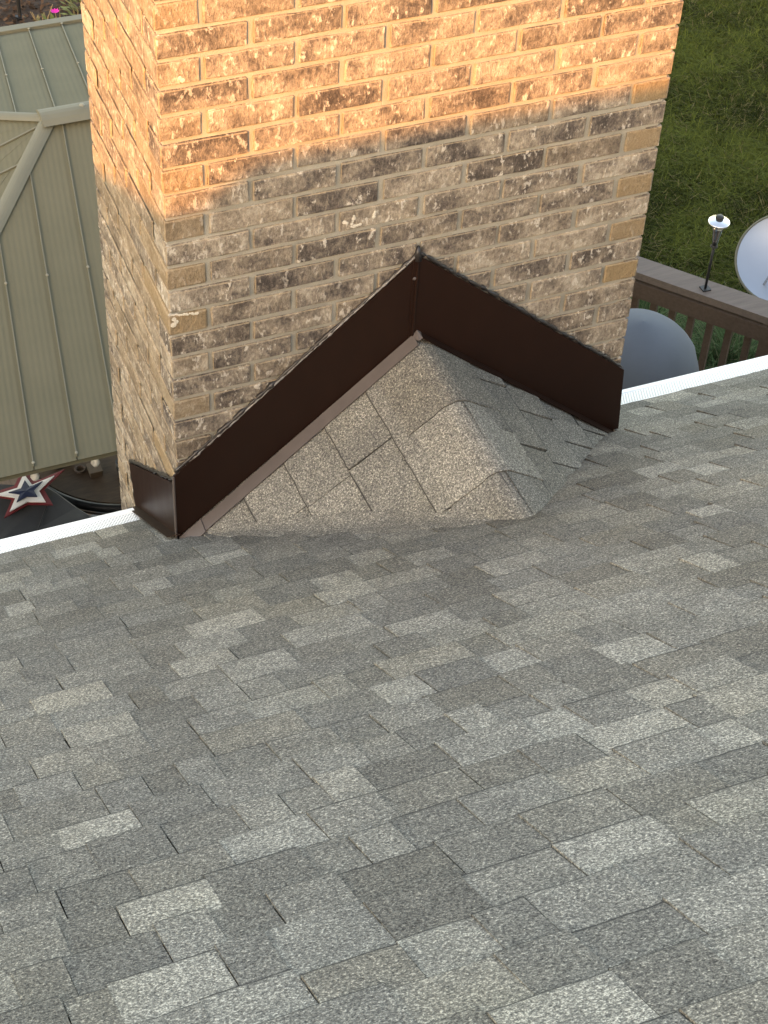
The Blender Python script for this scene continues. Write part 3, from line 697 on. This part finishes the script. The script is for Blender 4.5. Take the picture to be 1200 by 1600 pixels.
# ------------------------------------------------------------------ deck, railing, torch, covered grill
ra = Vector((2.942, 2.628, -1.84)); rd = Vector((.64389, -.76512, 0)); ro = Vector((.76512, .64389, 0))
dk = tag(mk('deck', [(1.4,.5,-2.64),(4.5,.5,-2.64)] + [tuple(ra+rd*2.0+Vector((0,0,-.8)))] + [tuple(ra-rd*1.2+Vector((0,0,-.8)))] + [(1.4, 3.4, -2.64)], [(0,1,2,3,4)], M['rail']), kind='structure')
for i in range(14):
    y = .55+.15*i; x1 = min(4.4, ra.x + (ra.y-y)/.76512*.64389); MB().box((1.4, y, -2.638), (x1-.03, y+.143, -2.61)).build('plank', M['plank'], dk)
rl = thing('deck_railing', tuple(ra+rd*.3+Vector((0,0,-.78))), 'brown wooden deck railing running diagonally behind the grey cover', 'railing')
MB().beam(ra-rd*.5+ro*.045+Vector((0,0,.02)), ra+rd*1.6+ro*.045+Vector((0,0,.02)), .118, .038).build('top_rail', M['railtop'], rl)
MB().beam(ra-rd*.5+ro*.0+Vector((0,0,-.056)), ra+rd*1.6+Vector((0,0,-.056)), .036, .085).build('sub_rail', M['rail'], rl)
MB().beam(ra-rd*.5+Vector((0,0,-.72)), ra+rd*1.6+Vector((0,0,-.72)), .036, .08).build('bottom_rail', M['rail'], rl)
for i in range(-5, 16):
    s_ = .094+.0925*i
    if abs(s_-.655) < .04: continue
    p = ra+rd*s_+ro*.03; MB().beam(p+Vector((0,0,-.03)), p+Vector((0,0,-.74)), .030, .030, rd).build('baluster', M['rail'], rl)
p = ra+rd*.655+ro*.03; MB().beam(p+Vector((0,0,-.0)), p+Vector((0,0,-.80)), .08, .08, rd).build('post', M['rail'], rl)
p = ra-rd*.45+ro*.03; MB().beam(p+Vector((0,0,-.0)), p+Vector((0,0,-.80)), .08, .08, rd).build('post', M['rail'], rl)
tp = Vector((3.170, 2.412, -1.801))
to = thing('garden_torch', tuple(tp), 'black-stemmed torch with flared steel cup standing on the railing', 'torch')
MB().box((tp.x-.02, tp.y-.02, tp.z), (tp.x+.02, tp.y+.02, tp.z+.006)).build('clamp', M['black'], to)
MB().tube([tp, tp+Vector((0,0,.245))], .0062, 8).build('stem', M['black'], to, True)
MB().lathe([(.012, .232), (.018, .24), (.012, .25)], tp, 10).build('collar', M['black'], to)
MB().lathe([(.0125, .25), (.016, .29), (.022, .33), (.032, .358)], tp, 18).build('cup', M['steel'], to, True)
MB().lathe([(.030, .356), (.046, .364), (.050, .372), (.046, .377), (.0, .379)], tp, 22).build('rim_plate', M['steel'], to, True)
MB().lathe([(.019, .378), (.019, .388), (.015, .394), (0, .395)], tp+Vector((.008,.012,0)), 12).build('wick_cap', M['black'], to, True)
# covered kettle grill
gc = Vector((2.577, 1.97, -1.778))
def place_grill():
    g = thing('covered_grill', (gc.x, gc.y, -2.61), 'grill under a rounded blue-grey fabric cover between chimney and railing', 'covered grill')
    V = []; F = []; n = 96; R = .275
    prof = []
    for k in range(11):
        t = k/10*math.pi/2; prof.append((R*math.sin(t)+1e-4, R*math.cos(t)))
    prof += [(R*1.005, -.05), (R*1.01, -.13), (R*1.02, -.25), (R*1.05, -.45), (R*1.09, -.66)]
    for ri, (r, h) in enumerate(prof):
        for i in range(n):
            a = 2*math.pi*i/n; fo = max(0, (-h+.02))/.7
            w = 1 + fo*.07*math.sin(a*7+.6) + .006*math.sin(a*3+h*14) + .012*math.exp(-((h+.01)/.018)**2)*(math.sin(a-2)>-.2)
            dent = -.010*math.exp(-((a-4.9)/.22)**2)*math.exp(-((h-.10)/.08)**2) - .012*math.exp(-((a-5.6)/.5)**2)*math.exp(-((h-.05-.05*(a-5.6))/.018)**2)
            dent += .0045*math.sin(a*8+h*30+2*math.sin(a*3))*max(0, min(1, (.16-h)/.12)) + .003*math.sin(a*17-h*22)*max(0, min(1, (.06-h)/.08)); V.append((gc.x+(r*w+dent)*math.cos(a), gc.y+(r*w+dent)*math.sin(a), gc.z+h+.010*math.exp(-(r/.06)**2)))
    for ri in range(len(prof)-1):
        for i in range(n): F.append((ri*n+i, (ri+1)*n+i, (ri+1)*n+(i+1) % n, ri*n+(i+1) % n))
    mk('cover', V, F, M['cover'], g, smooth=True)
    ring = [(gc.x+R*1.012*math.cos(t), gc.y+R*1.012*math.sin(t), gc.z-.02) for t in np.linspace(0, 2*math.pi, 49)]
    MB().tube(ring, .004, 5, False).build('cover_seam', M['cover'], g, True)
    b = MB()
    for a in (.5, 2.6, 4.7): b.tube([(gc.x+.1*math.cos(a), gc.y+.1*math.sin(a), gc.z-.3), (gc.x+.2*math.cos(a), gc.y+.2*math.sin(a), -2.61)], .012, 6)
    b.build('leg_frame', M['black'], g)
place_grill()
# dish on the lawn
dc = Vector((3.985, 2.985, -2.19)) + Vector(R3[:,0])*.026 - Vector(R3[:,1])*.045
ds = thing('satellite_dish', (dc.x+.02, dc.y+.02, GZ), 'pale round metal dish on a short pole standing on the lawn', 'dish')
dn = Vector((-.42, -.40, .82)).normalized()
MB().lathe([(.0, -.050), (.07, -.046), (.14, -.032), (.20, -.010), (.236, .006), (.243, .010), (.246, .004), (.20, -.018), (.14, -.040), (.07, -.054), (.0, -.058)][::-1], dc, 48, dn).build('bowl', M['alu'], ds, True)
MB().tube([dc + (Vector((0,0,1)).rotation_difference(dn) @ Vector((.243*math.cos(t), .243*math.sin(t), .009))) for t in np.linspace(0, 2*math.pi, 49)], .0065, 6, False).build('rim', M['trim'], ds, True)
q_ = Vector((0,0,1)).rotation_difference(dn)
a_ = Vector((3.772, 2.905, -2.19)); 
MB().tube([dc-dn*.05+q_@Vector((-.15,-.06,.02)), dc+q_@Vector((.02,.0,.16)), dc+q_@Vector((.10,.02,.20))], .007, 6).build('feed_arm', M['steel'], ds, True)
MB().tube([dc-dn*.06, dc-dn*.12+Vector((.01,.01,-.05)), (dc.x+.03, dc.y+.03, GZ)], .022, 8).build('pole', M['black'], ds, True)

# ------------------------------------------------------------------ grass, ornamental grass, mulch, flowers
def blades(n, xy, base_z, hmin, hmax, w, cols, lean, nrm_noise=None, seg=2):
    x, y = xy; h = rng.uniform(hmin, hmax, n); a = rng.uniform(0, 2*np.pi, n); l = rng.uniform(lean[0], lean[1], n)*h
    dx, dy = np.cos(a), np.sin(a); px, py = -dy, dx
    V = []; A = []
    fr = [0, .5, 1.] if seg == 2 else [0, .3, .6, .85, 1.]
    for t in fr:
        ww = w*(1-.85*t); cx = x+dx*l*t*t; cy = y+dy*l*t*t; cz = base_z + h*(t-.35*np.minimum(l/h, 1.2)*t*t)
        V.append(np.stack([cx-px*ww/2, cy-py*ww/2, cz], 1)); V.append(np.stack([cx+px*ww/2, cy+py*ww/2, cz], 1))
    m = len(fr)*2; V = np.stack(V, 1).reshape(-1, 3)
    k = np.arange(n)[:, None]*m; F = np.concatenate([np.stack([k[:,0]+2*i, k[:,0]+2*i+1, k[:,0]+2*i+3, k[:,0]+2*i+2], 1) for i in range(len(fr)-1)], 0)
    A = np.repeat(np.concatenate([cols, np.ones((n, 1))], 1), m, 0)
    return V, F, A
def mk_np(name, V, F, A, m, **k):
    me = bpy.data.meshes.new(name); c = (V.min(0)+V.max(0))/2; c[2] = V[:,2].min()
    me.vertices.add(len(V)); me.vertices.foreach_set('co', (V-c).astype(np.float32).ravel())
    me.loops.add(F.size); me.loops.foreach_set('vertex_index', F.astype(np.int32).ravel())
    me.polygons.add(len(F)); me.polygons.foreach_set('loop_start', (np.arange(len(F))*F.shape[1]).astype(np.int32))
    me.update(calc_edges=True); me.validate()
    a = me.color_attributes.new('tone', 'FLOAT_COLOR', 'POINT'); a.data.foreach_set('color', A.astype(np.float32).ravel()); me.materials.append(m)
    o = bpy.data.objects.new(name, me); link(o, None, c); tag(o, **k); return o
N = 130000
t1, t2 = rng.uniform(0, 1, N), rng.uniform(0, 1, N)
x = 3.0 + 3.6*t1 + (t2-.5)*2.6*.5; y = 2.9 + (3.9)*t1 + (t2-.5)*3.0
pn = np.array([mnoise.noise(Vector((a*1.5, c*1.5, 2.))) + .5*mnoise.noise(Vector((a*5, c*5, 7.))) + .9*mnoise.noise(Vector((a*17, c*17, 3.))) for a, c in zip(x, y)])
g1 = np.array([.012, .017, .001]); g2 = np.array([.098, .116, .022]); g3 = np.array([.15, .125, .055])
f = np.clip(.42+pn*.95+rng.normal(0, .22, N), 0, 1)[:, None]; cols = g1*(1-f)+g2*f
dry = (rng.uniform(0, 1, N) < np.clip(.05-.25*pn, .02, .30))[:, None]; cols = np.where(dry, g3*rng.uniform(.6, 1.2, (N, 1)), cols)
V, F, A = blades(N, (x, y), GZ+.003, .03, .10, .0095, cols, (.5, 1.7))
mk_np('lawn_grass', V, F, A, M['grass'], kind='stuff')
for i, (px, py, sz, lab) in enumerate(((3.22, 2.95, .42, 'tall green ornamental grass clump behind the leftmost railing gaps'), (3.55, 2.62, .42, 'tall green ornamental grass clump behind the middle railing balusters'), (3.86, 2.20, .42, 'tall green ornamental grass clump behind the rightmost railing gaps'))):
    n = 1500; r = np.abs(rng.normal(0, .10, n)); a = rng.uniform(0, 6.283, n)
    g = np.array([.075, .125, .050])*rng.uniform(.5, 1.5, (n, 1)); g[rng.uniform(0, 1, n) < .12] = (.17, .16, .09)
    V, F, A = blades(n, (px+r*np.cos(a), py+r*np.sin(a)), GZ, sz*.6, sz*1.15, .009, g, (.25, 1.0), seg=4)
    mk_np('ornamental_grass', V, F, A, M['grass'], label=lab, cat='grass clump', group='grass clumps along the railing')
# bark chips
n = 9000; cx = rng.uniform(-.2, 2.2, n); cy = rng.uniform(6.3, 9.2, n)
V = []; L = rng.uniform(.015, .05, n); Wd = rng.uniform(.006, .018, n); an = rng.uniform(0, 6.283, n); tl = rng.normal(0, .35, (n, 2)); zc = GZ+.012+rng.uniform(0, .03, n)
ca, sa = np.cos(an), np.sin(an)
for u, v in ((-1,-1),(1,-1),(1,1),(-1,1)):
    lx = u*L/2; ly = v*Wd/2; V.append(np.stack([cx+ca*lx-sa*ly, cy+sa*lx+ca*ly, zc+tl[:,0]*lx+tl[:,1]*ly], 1))
V = np.stack(V, 1).reshape(-1, 3); F = np.arange(4*n).reshape(n, 4)
cl = np.array([.065, .037, .022])*rng.uniform(.35, 1.7, (n, 1))
mk_np('bark_mulch', V, F, np.repeat(np.concatenate([cl, np.ones((n,1))], 1), 4, 0), M['mulchm'], kind='stuff')
def plant(name, label, loc, stalks, hgt, leafn, flower=None, colr=(.10, .12, .03), stalkc=(.20, .15, .07)):
    t_ = thing(name, loc, label, 'plant'); L = Vector(loc)
    for k in range(stalks):
        a = random.uniform(0, 6.28); r = random.uniform(.01, .07) if not (flower and k == 0) else .001; tip = L+Vector((math.cos(a)*r*1.6, math.sin(a)*r*1.6, hgt*random.uniform(.75, 1.1)))
        b = MB(); b.tube([L+Vector((math.cos(a)*r*.6, math.sin(a)*r*.6, 0)), L.lerp(tip, .55)+Vector((.01,0,0)), tip], [.005, .004, .0022], 5)
        b.A = [(*stalkc, 1)]*len(b.V); b.build('stem', M['leaf'], t_)
        if flower and k < flower:
            V = []; F = []; A = []
            for q in range(9):
                th = q*.7; d = Vector((math.cos(th), math.sin(th), .5)).normalized(); s_ = d.cross(Vector((0,0,1))).normalized(); i0 = len(V)
                V += [tip, tip+d*.018+s_*.010, tip+d*.034, tip+d*.018-s_*.010]; F.append((i0, i0+1, i0+2, i0+3)); A += [(.55, .02, .26, 1)]*4
            mk('flower', V, F, M['leaf'], t_, A)
    V = []; F = []; A = []
    for q in range(leafn):
        a = random.uniform(0, 6.28); r = random.uniform(.01, .11); p = L+Vector((math.cos(a)*r, math.sin(a)*r, random.uniform(.02, hgt*.75)))
        d = Vector((math.cos(a), math.sin(a), random.uniform(.1, 1.2))).normalized(); s_ = d.cross(Vector((0,0,1))).normalized(); l = random.uniform(.03, .07); i0 = len(V)
        V += [p, p+d*l*.5+s_*l*.2, p+d*l, p+d*l*.5-s_*l*.2]; F.append((i0, i0+1, i0+2, i0+3)); cm = random.uniform(.6, 1.4); A += [(colr[0]*cm, colr[1]*cm, colr[2]*cm, 1)]*4
    if V: mk('foliage', V, F, M['leaf'], t_, A)
plant('flower_plant', 'small plant with one magenta bloom behind the gazebo roof edge', (1.268, 6.90, GZ), 4, .16, 26, 1)
plant('leafy_plant', 'bushy yellow-green plant on the mulch right of the magenta bloom', (1.46, 7.02, GZ), 5, .22, 110, None, (.12, .13, .035))
plant('dry_plant', 'bare tan stalks standing on the mulch left of the magenta bloom', (1.17, 6.96, GZ), 5, .17, 8, None, (.15, .12, .05), (.24, .17, .09))
b = MB(); b.box((1.075, 7.13, GZ), (1.125, 7.18, GZ+.02)); b.tube([(1.10, 7.155, GZ+.02), (1.10, 7.155, GZ+.42)], .012, 8); b.lathe([(.05, .40), (.055, .42), (.02, .47), (0, .48)], (1.10, 7.155, GZ), 12)
tag(b.build('path_light', M['black']), 'black stake light on the dark mulch behind the gazebo', 'garden light')
